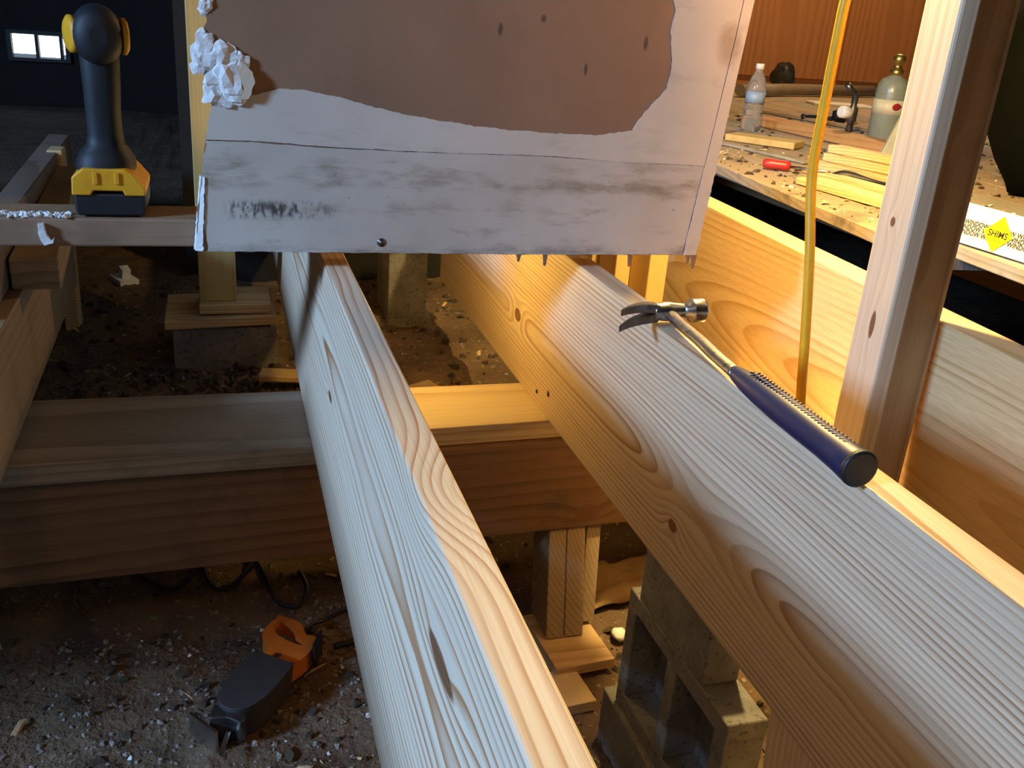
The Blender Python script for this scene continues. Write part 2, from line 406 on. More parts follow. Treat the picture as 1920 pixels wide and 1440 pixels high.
board('beam', m_b3, [(.886, -.3, ZJ), (.942, -.3, ZJ), (1.135, 2.9, ZJ), (1.079, 2.9, ZJ),
                     (.872, -.3, 0), (.928, -.3, 0), (1.128, 2.9, 0), (1.072, 2.9, 0)],
      'thick new pine beam lit golden behind the hammer joist', 'beam', None, (.95, 0, 0))
# shallow old joist at the left
board('joist', m_oldj, [(-.315, -.4, ZJ), (-.277, -.4, ZJ), (-.322, 2.27, ZJ), (-.360, 2.27, ZJ),
                        (-.315, -.4, -.118), (-.277, -.4, -.118), (-.322, 2.27, -.118), (-.360, 2.27, -.118)],
      'old brown joist at the left edge, lower than the pale ones', 'joist', J)
# girder
gd = thing('girder', 'dark built-up girder crossing under the joists with a pale top plate', 'girder', (.0, 1.45, -.51))
MB().hexa([(-1.6, 1.325, -.513), (2.0, 1.43, -.513), (2.0, 1.50, -.513), (-1.6, 1.40, -.513), (-1.6, 1.325, -.332), (2.0, 1.43, -.332), (2.0, 1.50, -.332), (-1.6, 1.40, -.332)]).build('ply', m_gird, gd, bevel=.003)
MB().hexa([(-1.6, 1.405, -.510), (2.0, 1.505, -.510), (2.0, 1.575, -.510), (-1.6, 1.585, -.510), (-1.6, 1.405, -.332), (2.0, 1.505, -.332), (2.0, 1.575, -.332), (-1.6, 1.585, -.332)]).build('ply', m_gird, gd, bevel=.003)
MB().hexa([(-1.6, 1.312, -.331), (.139, 1.352, -.331), (.139, 1.580, -.331), (-1.6, 1.60, -.331), (-1.6, 1.312, ZJ), (.139, 1.352, ZJ), (.139, 1.580, ZJ), (-1.6, 1.60, ZJ)]).build('top_plate', m_girdtop_dark, gd, bevel=.002)
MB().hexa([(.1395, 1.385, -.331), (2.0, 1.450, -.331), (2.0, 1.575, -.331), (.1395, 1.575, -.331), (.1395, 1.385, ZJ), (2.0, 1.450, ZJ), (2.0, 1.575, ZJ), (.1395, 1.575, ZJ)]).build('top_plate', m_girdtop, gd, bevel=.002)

# the two studs at the right
board('stud', m_stud, [(.838, .985, -.70), (.866, .985, -.70), (.866, 1.052, -.70), (.838, 1.052, -.70),
                       (.838, .985, 1.6), (.866, .985, 1.6), (.866, 1.052, 1.6), (.838, 1.052, 1.6)],
      'pale upright stud with a worn corner, lit white at the top', 'stud', 'upright studs', (.838, .985, .1), .004)
board('stud', m_stud2, [(.8665, 1.014, -.70), (.949, 1.014, -.70), (.949, 1.052, -.70), (.8665, 1.052, -.70),
                        (.8665, 1.014, 1.6), (.949, 1.014, 1.6), (.949, 1.052, 1.6), (.8665, 1.052, 1.6)],
      'shaded grey-brown upright stud fixed to the right of the pale one', 'stud', 'upright studs', (.8665, 1.0, .1), .003)
# short props at the far end of the bay
for (xa, xb, t) in ((.757, .789, 'left'), (.831, .872, 'right')):
    board('prop', m_scrapx if 0 else m_post, [(xa, 1.70, -.55), (xb, 1.70, -.55), (xb, 1.79, -.55), (xa, 1.79, -.55), (xa, 1.70, .03), (xb, 1.70, .03), (xb, 1.79, .03), (xa, 1.79, .03)],
          'short golden upright prop under the drywall, of the two the one %s' % ('nearer the hammer joist' if t == 'left' else 'nearer the thick beam'), 'prop', 'golden props under the drywall')
board('backing_board', m_post, [(.742, 1.793, -.5), (.90, 1.793, -.5), (.90, 1.83, -.5), (.742, 1.83, -.5), (.742, 1.793, .03), (.90, 1.793, .03), (.90, 1.83, .03), (.742, 1.83, .03)],
      'upright board standing right behind the two golden props', 'board')

# prop with pads on a block, left bay
board('post', m_post, [(-.053, 2.10, -.290), (.0255, 2.10, -.290), (.0255, 2.19, -.290), (-.053, 2.19, -.290), (-.053, 2.10, 1.3), (.0255, 2.10, 1.3), (.0255, 2.19, 1.3), (-.053, 2.19, 1.3)],
      'square yellow pine post rising behind the torn drywall edge', 'post')
board('wood_pad', m_scrapx, [(-.055, 2.075, -.312), (.099, 2.075, -.312), (.099, 2.22, -.312), (-.055, 2.22, -.312), (-.055, 2.075, -.2905), (.099, 2.075, -.2905), (.099, 2.22, -.2905), (-.055, 2.22, -.2905)],
      'small wood pad right under the yellow post', 'wood pad')
board('wood_pad', m_scrapx, [(-.128, 2.06, -.342), (.110, 2.06, -.334), (.110, 2.26, -.334), (-.128, 2.26, -.342), (-.128, 2.06, -.320), (.110, 2.06, -.3125), (.110, 2.26, -.3125), (-.128, 2.26, -.320)],
      'wide wood board lying between small pad and concrete block', 'wood pad')
def cmu(name, x0, x1, y0, y1, z0, z1, label, axis='Z', group='concrete blocks'):
    """hollow block: shells, webs and two cores running along the axis"""
    t = .028
    if axis == 'Z': a0, a1, b0, b1, c0, c1 = x0, x1, y0, y1, z0, z1; f = lambda a, b, c: (a, b, c)
    else: a0, a1, b0, b1, c0, c1 = y0, y1, z0, z1, x0, x1; f = lambda a, b, c: (c, a, b)
    if (b1 - b0) > (a1 - a0) : pass
    mb = MB()
    def bx(p0, p1, q0, q1, r0=None, r1=None):
        r0 = c0 if r0 is None else r0; r1 = c1 if r1 is None else r1
        mb.hexa([f(p0, q0, r0), f(p1, q0, r0), f(p1, q1, r0), f(p0, q1, r0), f(p0, q0, r1), f(p1, q0, r1), f(p1, q1, r1), f(p0, q1, r1)])
    bx(a0, a1, b0, b0 + t); bx(a0, a1, b1 - t, b1)
    am = (a0 + a1) / 2
    for (p0, p1) in ((a0, a0 + t), (am - t / 2, am + t / 2), (a1 - t, a1)): bx(p0, p1, b0 + t, b1 - t)
    if axis == 'X': bx(a0 + t, a1 - t, b0 + t, b1 - t, c1 - .006, c1)
    return mb.build(name, m_concrete, None, None, .0015, 1, label=label, cat='concrete block', group=group)
cmu('concrete_block', -.113, .110, 2.07, 2.26, -.53, -.3425, 'grey concrete block under the wood pads of the yellow post')
cmu('concrete_block', .405, .505, 2.32, 2.5, -.41, -.22, 'dim concrete block seen through the gap left of the golden joist end')
cmu('concrete_block', .405, .520, 2.32, 2.5, -.60, -.4105, 'lowest concrete block in the dim gap, half sunk in rubble')
# pier under the hammer joist
MB().box(.556, .608, .835, 1.03, -.415, ZJ - .001).build('concrete_block', m_concrete, None, None, .003, 2, label='solid concrete block touching the underside of the hammer joist', cat='concrete block', group='concrete blocks')
cmu('concrete_block', .556, .612, .765, 1.06, -.620, -.416, 'concrete block on its side with open cores, in the pier', 'X')
MB().box(.548, .640, .76, 1.09, -.76, -.621).build('concrete_block', m_concrete, None, None, .003, 2, label='solid footing block at the bottom of the pier', cat='concrete block', group='concrete blocks')
board('post', m_stud, [(.578, .60, -.72), (.668, .60, -.72), (.668, .69, -.72), (.578, .69, -.72), (.548, .60, ZJ - .001), (.638, .60, ZJ - .001), (.638, .69, ZJ - .001), (.548, .69, ZJ - .001)],
      'tan wooden post under the hammer joist at the bottom edge', 'post')

# cripple post of two boards and its pads under the girder
cp = thing('cripple_post', 'short post of nailed boards under the girder, standing on wood blocks', 'post', (.58, 1.33, -.69))
for (xa, w) in ((.532, .034), (.567, .036)):
    MB().hexa([(xa - .004, 1.30, -.685), (xa + w - .004, 1.30, -.685), (xa + w - .004, 1.39, -.685), (xa - .004, 1.39, -.685), (xa + .020, 1.398, -.514), (xa + w + .020, 1.398, -.514), (xa + w + .020, 1.488, -.514), (xa + .020, 1.488, -.514)]).build('ply', m_crip, cp, bevel=.002)
MB().hexa([(.604, 1.33, -.680), (.632, 1.33, -.680), (.632, 1.40, -.680), (.604, 1.40, -.680), (.628, 1.402, -.514), (.656, 1.402, -.514), (.656, 1.472, -.514), (.628, 1.472, -.514)]).build('ply', m_crip, cp, bevel=.002)
MB().box(.515, .628, 1.225, 1.385, -.708, -.687, rz(4)).build('wood_pad', m_scrapx, None, None, .002, label='warmly lit wood block under the short girder post', cat='wood pad')
MB().box(.502, .565, 1.145, 1.235, -.722, -.700, rz(5)).build('wood_pad', m_scrapy, None, None, .002, label='smaller pale wood offcut in front of the girder post block', cat='wood pad')

# pale strip standing in for lamp light on the left joist's end and old boards behind the sole plate
board('lit_patch_strip', m_scrapx, [(-.362, 2.30, -.52), (-.331, 2.30, -.52), (-.331, 2.36, -.52), (-.362, 2.36, -.52), (-.362, 2.30, .0), (-.331, 2.30, .0), (-.331, 2.36, .0), (-.362, 2.36, .0)],
      'narrow pale strip standing in for lamp light on the left joist', 'stud')
board('old_board', m_darkb, [(-.372, 1.46, -.1175), (-.330, 1.46, -.1175), (-.345, 2.55, -.1175), (-.392, 2.55, -.1175), (-.372, 1.46, -.02), (-.330, 1.46, -.02), (-.345, 2.55, .0), (-.392, 2.55, .0)],
      'grey dusty board running back left of the cordless drill', 'board')
board('old_board', m_oldj, [(-.328, 1.62, -.1175), (-.255, 1.62, -.1175), (-.30, 2.28, -.1175), (-.343, 2.28, -.1175), (-.328, 1.62, -.065), (-.255, 1.62, -.065), (-.30, 2.28, -.03), (-.343, 2.28, -.03)],
      'dim brown board beside the grey board behind the drill', 'board')

# =================================================================== partition: sole plate and drywall
board('sole_plate', m_plate, [(-1.3, 1.3145, .033), (.70, 1.3145, .029), (.70, 1.403, .029), (-1.3, 1.403, .033), (-1.3, 1.3145, .070), (.70, 1.3145, .067), (.70, 1.403, .067), (-1.3, 1.403, .070)],
      'brown sole plate the cordless drill stands on', 'sole plate', None, None, .003)
m_paper = None
def drywall_mats():
    global m_paper, m_paint, m_band
    # brown torn paper
    m_paper, nt, b = new_mat('brown_drywall_paper', .9)
    P, s = objco(nt)
    n = noi(nt, P, 5., 4., .6); n2 = noi(nt, vec(nt, M(nt, 'MULTIPLY', s[0], 60.), 0., M(nt, 'MULTIPLY', s[2], 22.)), 1., 3., .6)
    col = ramp(nt, n, [(.3, (.25, .145, .088)), (.7, (.33, .20, .12))])
    col = mix(nt, sstep(nt, n2, .70, .78, 0, .7), col, (.10, .06, .04))
    for (kx, kz, ka, kb) in ((.498, .290, .003, .010), (.37, .335, .004, .010), (.43, .352, .005, .006), (.585, .33, .004, .012)):
        dx = M(nt, 'DIVIDE', M(nt, 'SUBTRACT', s[0], kx), ka); dz = M(nt, 'DIVIDE', M(nt, 'SUBTRACT', s[2], kz), kb)
        d = add(nt, M(nt, 'MULTIPLY', dx, dx), M(nt, 'MULTIPLY', dz, dz), M(nt, 'MULTIPLY', n2, .8))
        col = mix(nt, sstep(nt, d, .5, 1.6, .75, 0), col, (.06, .035, .025))
    nt.links.new(col, b.inputs['Base Color']); bump(nt, b, n2, .1, .001)
    # cream paint
    def painted(name, c1, c2, grime):
        m, nt, b = new_mat(name, .75)
        P, s = objco(nt)
        n = noi(nt, P, 6., 4., .6)
        col = ramp(nt, n, [(.3, c1), (.7, c2)])
        sm = noi(nt, vec(nt, M(nt, 'MULTIPLY', s[0], 9.), 0., M(nt, 'MULTIPLY', s[2], 30.)), 1., 4., .65)
        col = mix(nt, sstep(nt, sm, .52, .74, 0, grime), col, (.20, .145, .085))
        fl = noi(nt, P, 55., 4., .6)
        col = mix(nt, sstep(nt, fl, .70, .76, 0, .8 * grime), col, (.07, .05, .035))
        if grime > .3:   # rubbed black smear and grey scuffs at the lower left
            w = noi(nt, vec(nt, M(nt, 'MULTIPLY', s[0], 85.), 0., M(nt, 'MULTIPLY', s[2], 40.)), 1., 4., .7)
            mx = M(nt, 'MULTIPLY', sstep(nt, s[0], .0, .02), sstep(nt, s[0], .10, .17, 1, 0))
            zc = M(nt, 'ABSOLUTE', M(nt, 'SUBTRACT', s[2], .086)); mz = sstep(nt, zc, .004, .017, 1, 0)
            f = M(nt, 'MULTIPLY', M(nt, 'MULTIPLY', mx, mz), sstep(nt, w, .42, .6))
            col = mix(nt, M(nt, 'MULTIPLY', f, .9), col, (.035, .03, .028))
            zl = sstep(nt, s[2], .028, .044, 1, 0)
            col = mix(nt, M(nt, 'MULTIPLY', zl, sstep(nt, sm, .40, .62, 0, .55)), col, (.16, .14, .13))
            zm = M(nt, 'MULTIPLY', sstep(nt, s[2], .11, .125), sstep(nt, s[2], .15, .165, 1, 0))
            col = mix(nt, M(nt, 'MULTIPLY', zm, sstep(nt, sm, .42, .62, 0, .5)), col, (.22, .17, .09))
        else:            # faint brown splash at the upper right
            dx = M(nt, 'DIVIDE', M(nt, 'SUBTRACT', s[0], .716), .022); dz = M(nt, 'DIVIDE', M(nt, 'SUBTRACT', s[2], .335), .035)
            d = add(nt, M(nt, 'MULTIPLY', dx, dx), M(nt, 'MULTIPLY', dz, dz), M(nt, 'MULTIPLY', fl, 1.4))
            col = mix(nt, sstep(nt, d, .5, 2., .55, 0), col, (.22, .12, .05))
        nt.links.new(col, b.inputs['Base Color']); bump(nt, b, add(nt, n, fl), .12, .0015)
        return m
    m_paint = painted('cream_wall_paint', (.60, .55, .48), (.68, .63, .56), .22)
    m_band = painted('grimy_unpainted_band', (.52, .48, .42), (.64, .60, .54), .55)
drywall_mats()
dw = thing('drywall_panel', 'hanging drywall piece with a large torn brown patch and broken left edge', 'drywall', (.34, 1.306, .024))
left = [(-.031, .029), (-.033, .060), (-.026, .105), (-.020, .150), (-.012, .195), (-.006, .222), (-.012, .245), (-.010, .262), (-.018, .280), (-.016, .300), (-.008, .319), (-.013, .340), (-.004, .360), (.004, .40), (.0, .5), (.006, .7), (0, 1.5)]
right = [(.752, 1.5), (.746, .399), (.727, .180), (.713, .023)]
edge = jag(left, .005, .0022, 3) + [tuple(p) for p in right]
low = [(.713, .023), (.45, .0235), (.2, .026), (-.031, .029)]
outline = edge[:-1] + jag(low, .006, .0007, 9)[:-1]
MB().prism(outline, lambda x, z: (x, 1.3005, z), lambda x, z: (x, 1.3125, z)).build('core', m_paper, dw, (0, 0, 0))
# paint skin above the seam, torn along the brown patch
tear = [(-.006, .222), (.010, .226), (.030, .226), (.042, .233), (.075, .243), (.11, .2435), (.158, .236), (.200, .226), (.244, .218), (.300, .211), (.349, .206), (.40, .203), (.452, .201), (.50, .2005), (.534, .202), (.579, .209),
        (.588, .226), (.600, .240), (.613, .254), (.626, .271), (.629, .295), (.628, .319), (.621, .347), (.6235, .376), (.618, .392), (.622, .45), (.60, .56), (.61, .9), (.60, 1.5)]
seam = [(.7045, .1615), (.63, .163), (.555, .164), (.50, .1675), (.431, .1695), (.35, .169), (.275, .169), (.20, .1705), (.13, .172), (.09, .1745), (.047, .176), (-.0155, .176)]
strip_l = [(.732, 1.5), (.728, .40), (.7232, .339), (.7045, .1615)]
sk = jag(tear, .0035, .0014, 1) + strip_l[:-1] + jag(seam, .005, .0007, 2) + [(-.011, .20)]
MB().prism(sk, lambda x, z: (x, 1.2990, z), lambda x, z: (x, 1.3005, z)).build('paint_skin', m_paint, dw, (0, 0, 0))
band = jag([(-.0165, .1745), (.047, .1742), (.13, .1702), (.275, .1682), (.431, .1687), (.50, .1665), (.63, .1625), (.7040, .161)], .005, .0006, 6) + [(.6885, .024)] + \
       jag([(.6885, .024), (.45, .0240), (.2, .0265), (-.020, .0285)], .005, .0008, 8)[1:] + jag([(-.020, .0285), (-.022, .07), (-.020, .10), (-.023, .125), (-.0165, .1745)], .004, .0025, 11)[1:-1]
MB().prism(band, lambda x, z: (x, 1.2994, z), lambda x, z: (x, 1.3005, z)).build('lower_band', m_band, dw, (0, 0, 0), label='grimy unpainted strip where a baseboard was')
st_l = [(.6905, .024), (.7005, .105)]; 
strip = jag([(.6898, .0235), (.6965, .080), (.7050, .16)], .004, .0012, 4)[:-1] + [(.7058, .1615), (.7246, .339), (.7294, .40), (.7334, 1.5), (.7518, 1.5), (.7458, .399), (.7270, .180)] + jag([(.7270, .180), (.7215, .12), (.7125, .0232)], .004, .0016, 5)[1:]
MB().prism(strip, lambda x, z: (x, 1.2987, z), lambda x, z: (x, 1.3005, z)).build('edge_strip', m_paint, dw, (0, 0, 0), label='narrow strip along the right edge beyond the crack')
struct('wall_spill_block', m_paper, (.664, .705, 1.3130, 1.4025, .071, 1.5), (.06, .772, 1.4035, 1.4155, .031, 1.5))  # unseen end stud and back sheet, added to block work lamp spill
struct('wall_lamp_block', m_room, (-.10, .90, 2.76, 2.84, -.62, 2.2), (.84, .90, 2.84, 6.5, -.62, 2.2))  # walls added to keep lamp light out of the dark back space
# screw hole, bits hanging from the lower edge
MB().lathe([(.0062, 0), (.0062, .0008), (.0035, .001), (.003, -.003)], (.215, 1.2994, .0415), (0, -1, 0), 14).build('screw_hole', m_darksteel, dw)
for (x, l) in ((.42, .012), (.462, .018), (.60, .02), (.700, .016), (.71, .024)):
    MB().prism(jag([(x - .004, .0245), (x + .005, .0245), (x + .002, .0245 - l), (x - .001, .0245 - l), (x - .004, .0245)], .004, .001, x * 9)[:-1], lambda a, b: (a, 1.3000, b), lambda a, b: (a, 1.3012, b)).build('paper_shred', m_paper, dw)
# crumbled gypsum where the corner is broken
gy = MB()
for i, (x, z, r) in enumerate([(-.010, .292, .010), (-.016, .280, .011), (.004, .281, .012), (.016, .277, .011), (-.002, .266, .013), (.012, .262, .014), (.026, .262, .011), (.004, .246, .015), (.020, .244, .012), (-.002, .232, .012), (.012, .228, .014), (.026, .232, .010), (-.020, .268, .008), (-.013, .303, .006), (.030, .275, .009), (-.008, .340, .006), (-.011, .332, .005)]):
    gy.blob((x, 1.2985 + .003 * math.sin(i * 2.1), z), r * 1.12, i * 1.7, .75, 2, (1.05, .38, 1.15), False)
gy.build('broken_gypsum', m_gyps, dw, label='crumbled white gypsum at the torn corner')
m_scrap_paper = spotted('torn_tan_paper', (.50, .36, .23), (.62, .46, .31), 30., .9)
flap = MB()
fp = jag([(.026, .282), (.046, .262), (.048, .250), (.043, .240), (.040, .229), (.026, .226), (.030, .25), (.026, .282)], .003, .0022, 14)[:-1]
flap.prism(fp, lambda x, z: (x, 1.2925 - (x - .03) * .25, z), lambda x, z: (x, 1.2945 - (x - .03) * .25, z)).build('paper_flap', m_scrap_paper, dw)
ge = MB(); n = 26
pr = []
for i in range(n):
    z = .029 + i * (.128 - .029) / (n - 1); t = i / (n - 1)
    xl = -.0345 + .012 * t + .0012 * noise.noise(Vector((z * 300, 1, 0))); w = .0065 * (1 - .75 * t) * (1 + .5 * noise.noise(Vector((z * 170, 4, 0)))) + .002
    pr.append((xl, z, w))
vs = []
for (x, z, w) in pr: vs += [(x - .003, 1.312, z), (x - .001, 1.301, z), (x + w, 1.2975, z), (x + w, 1.312, z)]
fs = [(i * 4 + k, i * 4 + (k + 1) % 4, (i + 1) * 4 + (k + 1) % 4, (i + 1) * 4 + k) for i in range(n - 1) for k in range(4)] + [(3, 2, 1, 0), tuple((n - 1) * 4 + k for k in range(4))]
ge.addv(vs, fs).build('gypsum_edge', m_gyps, dw, label='chalky white broken left edge')

# =================================================================== hammer
hm = thing('claw_hammer', 'steel claw hammer with a dark blue grip lying on the joist', 'hammer', (.527, .85, 0))
gp = []; gr = []
grip_prof = [(0, .0165), (.004, .0172), (.02, .0160), (.05, .0150), (.09, .0152), (.13, .0150), (.17, .0138), (.20, .0118), (.222, .0090), (.232, .0070)]
A0 = Vector((.5135, .597, .0178)); A1 = Vector((.5215, .840, .0165)); A2 = Vector((.5405, 1.030, .0150))
ax = (A1 - A0).normalized()
tb = MB().tube([A0 + ax * h for h, r in grip_prof], [r * .98 for h, r in grip_prof], 24, True, 1.05, (0, 0, 1))
gr_o = tb.build('grip', m_blue, hm)
MB().lathe([(.0150, -.0022), (.0172, -.001), (.0175, .003)], A0, ax, 24).build('butt_cap', m_black, hm)
rd = MB()
for k in range(30):   # fine raised rib pattern on top of the grip
    for sgn in (-1, 1):
        h = .024 + k * .0058; r = (.0160 - .0008 * h / .05 if h < .05 else .0151) * .98
        t = math.radians(14 * sgn + 8)
        c = A0 + ax * h + Vector((math.sin(t) * r * 1.05, 0, math.cos(t) * r))
        rd.box(c.x - .0024, c.x + .0024, c.y - .0012, c.y + .0012, c.z - .0016, c.z + .0005, rz(32 * sgn))
rd.build('grip_rib', m_blue, gr_o, bevel=.0003, seg=1)
# steel shank, widening towards the head
sp = [A0 + ax * .224, A1 + Vector((.004, .04, 0)), A1 + Vector((.010, .09, 0)), Vector((.537, .990, .0150)), Vector((.541, 1.022, .0150)), Vector((.543, 1.046, .0150))]
MB().tube(smooth_path(sp, 5), [.0062] * 26, 12, True, 1.45, (0, 0, 1)).build('shank', m_steel, hm)
# head: cheek, poll with round face, split curved claws
hd = MB()
hd.tube(smooth_path([(.520, 1.038, .0175), (.534, 1.0385, .0170), (.548, 1.040, .0165), (.566, 1.041, .0165)], 4), [.0105, .0110, .0115, .0120, .0125, .0130, .0130, .0125, .0118, .0112, .0106, .0100, .0098], 12, True, .95)
hd.build('cheek', m_steel, hm)
MB().lathe([(.0098, 0), (.0098, .006), (.0150, .010), (.0158, .013), (.0158, .027), (.0148, .030), (.0135, .031)], (.564, 1.041, .0165), (1, .02, 0), 22).build('poll', m_steel, hm)
for sgn in (-1, 1):
    cl = MB(); secs = []
    for t in range(10):
        u = t / 9
        cx = .526 - .064 * u; cyy = 1.0375 + .002 * u - .034 * u * u; cz = .0165 + sgn * (.0052 + .0052 * u ** .7)
        hy = .0085 - .0066 * u; hz = .0058 + .0006 * math.sin(u * 3.1) - .0018 * u
        secs += [(cx, cyy - hy, cz - hz), (cx, cyy + hy, cz - hz), (cx, cyy + hy, cz + hz), (cx, cyy - hy, cz + hz)]
    cl.addv(secs, [(i * 4 + k, i * 4 + (k + 1) % 4, (i + 1) * 4 + (k + 1) % 4, (i + 1) * 4 + k) for i in range(9) for k in range(4)] + [(3, 2, 1, 0), (36, 37, 38, 39)])
    cl.build('claw', m_darksteel, hm, bevel=.0009, seg=1)

# =================================================================== yellow cord
path = smooth_path([(.745, 1.155, 1.5), (.79, 1.150, .75), (.783, 1.134, .45), (.780, 1.132, .38), (.780, 1.133, .27), (.780, 1.131, .178), (.780, 1.101, .073), (.780, 1.077, -.028), (.781, 1.058, -.126), (.79, 1.05, -.20), (.815, 1.09, -.26), (.835, 1.17, -.30)], 8)
MB().tube(path, .0070, 12, True).build('extension_cord', m_cord, label='yellow extension cord hanging down behind the hammer', cat='cord')

# =================================================================== cordless drill on the sole plate
dr = thing('cordless_drill', 'yellow and black cordless drill standing upright on its battery', 'drill', (-.1385, 1.356, .0705))
D = Vector((-.1385, 1.356, .0705))
def dp(x, y, z): return (D.x + x, D.y + y, D.z + z)
# battery: black body, yellow cap with sloped shoulders, dark latch recess
MB().prism([(-.040, 0), (.041, 0), (.043, .008), (.043, .029), (-.043, .029), (-.043, .008)], lambda x, z: dp(x, -.036, z), lambda x, z: dp(x, .070, z)).build('battery', m_black, dr, bevel=.003)
MB().prism([(-.0450, .027), (-.022, .027), (-.019, .033), (.017, .033), (.019, .027), (.0440, .027), (.0445, .038), (.030, .056), (.022, .061), (-.030, .061), (-.0435, .050)], lambda x, z: dp(x, -.039, z), lambda x, z: dp(x, .066, z)).build('battery_cap', m_yellow, dr, bevel=.002)
for q in (-.016, .010):
    MB().box(D.x + q - .002, D.x + q + .004, D.y - .0415, D.y - .036, D.z + .042, D.z + .057).build('latch_rib', m_yellow, dr, bevel=.001)
def loft(mb, rings, seg=18):
    vs = []
    for (x, y, z, a, b) in rings:
        for k in range(seg):
            t = 2 * math.pi * k / seg; ct, st = math.cos(t), math.sin(t)
            ct = math.copysign(abs(ct) ** .75, ct); st = math.copysign(abs(st) ** .75, st)
            vs.append(dp(x + a * ct, y + b * st, z))
    n = len(rings)
    mb.addv(vs, [(i * seg + k, i * seg + (k + 1) % seg, (i + 1) * seg + (k + 1) % seg, (i + 1) * seg + k) for i in range(n - 1) for k in range(seg)], True)
    mb.addv(vs[:seg], [tuple(range(seg - 1, -1, -1))]); mb.addv(vs[-seg:], [tuple(range(seg))])
    return mb
loft(MB(), [(-.005, .012, .055, .037, .046), (-.005, .012, .066, .037, .044), (-.005, .010, .078, .031, .038), (-.004, .008, .086, .024, .028), (-.003, .006, .10, .0215, .025), (-.003, .004, .13, .0215, .026), (-.002, .003, .16, .0225, .027), (-.002, .003, .185, .0235, .028), (-.002, .005, .203, .024, .029)]).build('handle', m_drillgrey, dr)
MB().box(D.x - .016, D.x + .010, D.y + .026, D.y + .038, D.z + .150, D.z + .180).build('trigger', m_black, dr, bevel=.003)
hc = Vector(dp(-.002, 0, .222)); hax = Vector((-.12, .99, 0)).normalized(); hsd = Vector((-.99, -.12, 0)).normalized()
mo = MB().lathe([(.010, -.038), (.021, -.035), (.0280, -.027), (.0305, -.014), (.0310, .0), (.0305, .040), (.028, .062), (.023, .072), (.018, .094)], hc, hax, 28)
mo.v = [Vector((p.x, p.y, hc.z + (p.z - hc.z) * 1.20)) for p in mo.v]
mo.build('motor_housing', m_drillgrey, dr)
for sgn in (-1, 1):
    MB().lathe([(.0225, 0), (.0225, .005), (.018, .0080), (.006, .0086)], hc + hsd * sgn * .0275 - hax * .004, (hsd * sgn + Vector((0, -.32 if sgn > 0 else .1, 0))).normalized(), 22).build('side_cover', m_yellow, dr)
MB().lathe([(.020, .098), (.022, .104), (.022, .130), (.016, .137), (.009, .150)], hc, hax, 18).build('chuck', m_darksteel, dr)

# =================================================================== reciprocating saw and cables on the dirt
ZS = -.672
sw = thing('reciprocating_saw', 'orange and grey reciprocating saw lying on the dirt', 'saw', (.04, 1.32, -.715))
def rnd(pts, n=4): return [tuple(p[:2]) for p in smooth_path([(x, y, 0) for x, y in pts + [pts[0]]], n)][:-1]
o_in = rnd([(.071, 1.426), (.058, 1.411), (.065, 1.385), (.09, 1.357), (.108, 1.35), (.094, 1.376), (.094, 1.404), (.083, 1.423)])
o_out = rnd([(.07, 1.443), (.04, 1.400), (.044, 1.366), (.045, 1.346), (.027, 1.330), (.028, 1.315), (.058, 1.299), (.066, 1.288), (.110, 1.324), (.127, 1.367), (.112, 1.378), (.108, 1.402), (.095, 1.423)])
def ring_plate(outer, inner, z0, z1):
    """plate with a hole: bridge outer and inner outlines"""
    bm = bmesh.new()
    vo = [bm.verts.new((x, y, z1)) for x, y in outer]; vi = [bm.verts.new((x, y, z1)) for x, y in inner]
    eo = [bm.edges.new((vo[i], vo[(i + 1) % len(vo)])) for i in range(len(vo))]; ei = [bm.edges.new((vi[i], vi[(i + 1) % len(vi)])) for i in range(len(vi))]
    bmesh.ops.triangle_fill(bm, use_beauty=True, use_dissolve=False, edges=eo + ei)
    r = bmesh.ops.extrude_face_region(bm, geom=list(bm.faces))
    for v in r['geom']:
        if isinstance(v, bmesh.types.BMVert): v.co.z = z0
    bm.verts.index_update()
    mb = MB(); mb.addv([v.co.copy() for v in bm.verts], [tuple(v.index for v in f.verts) for f in bm.faces]); bm.free(); return mb
ring_plate(o_out, o_in, -.705, ZS).build('handle_housing', m_orange, sw)
bo = rnd([(.026, 1.322), (.068, 1.288), (.078, 1.276), (.037, 1.214), (.006, 1.190), (-.020, 1.190), (-.038, 1.214), (-.026, 1.262), (-.002, 1.298)])
MB().prism(bo, lambda x, y: (x, y, -.708), lambda x, y: (x + .004, y + .004, -.655)).build('gear_housing', m_sawgrey, sw, bevel=.004)
MB().prism(rnd([(-.040, 1.218), (.004, 1.190), (-.002, 1.170), (-.022, 1.185), (-.048, 1.190)]), lambda x, y: (x, y, -.705), lambda x, y: (x, y, -.662)).build('nose', m_darksteel, sw, bevel=.003)
MB().prism([(-.078, 1.212), (-.040, 1.162), (-.036, 1.165), (-.074, 1.215)], lambda x, y: (x, y, -.708), lambda x, y: (x, y, -.668)).build('shoe', m_steel, sw)
MB().prism([(-.024, 1.186), (-.016, 1.186), (-.030, 1.132), (-.036, 1.136)], lambda x, y: (x, y, -.688), lambda x, y: (x, y, -.6865)).build('blade', m_steel, sw)
MB().prism(rnd([(.118, 1.33), (.134, 1.368), (.138, 1.362), (.124, 1.322)]), lambda x, y: (x, y, -.70), lambda x, y: (x, y, -.66)).build('rubber_heel', m_black, sw)
MB().prism([(.046, 1.322), (.060, 1.335), (.068, 1.330), (.054, 1.316)], lambda x, y: (x, y, ZS), lambda x, y: (x, y, ZS + .0015)).build('badge', m_sawgrey, sw)
def cable(pts, r, label):
    P = [(x, y, gz(x, y) + r + .004 + dz) for x, y, dz in pts]
    return MB().tube(smooth_path(P, 6), r, 8).build('cable', m_black, label=label, cat='cable', group='black cables on the dirt')
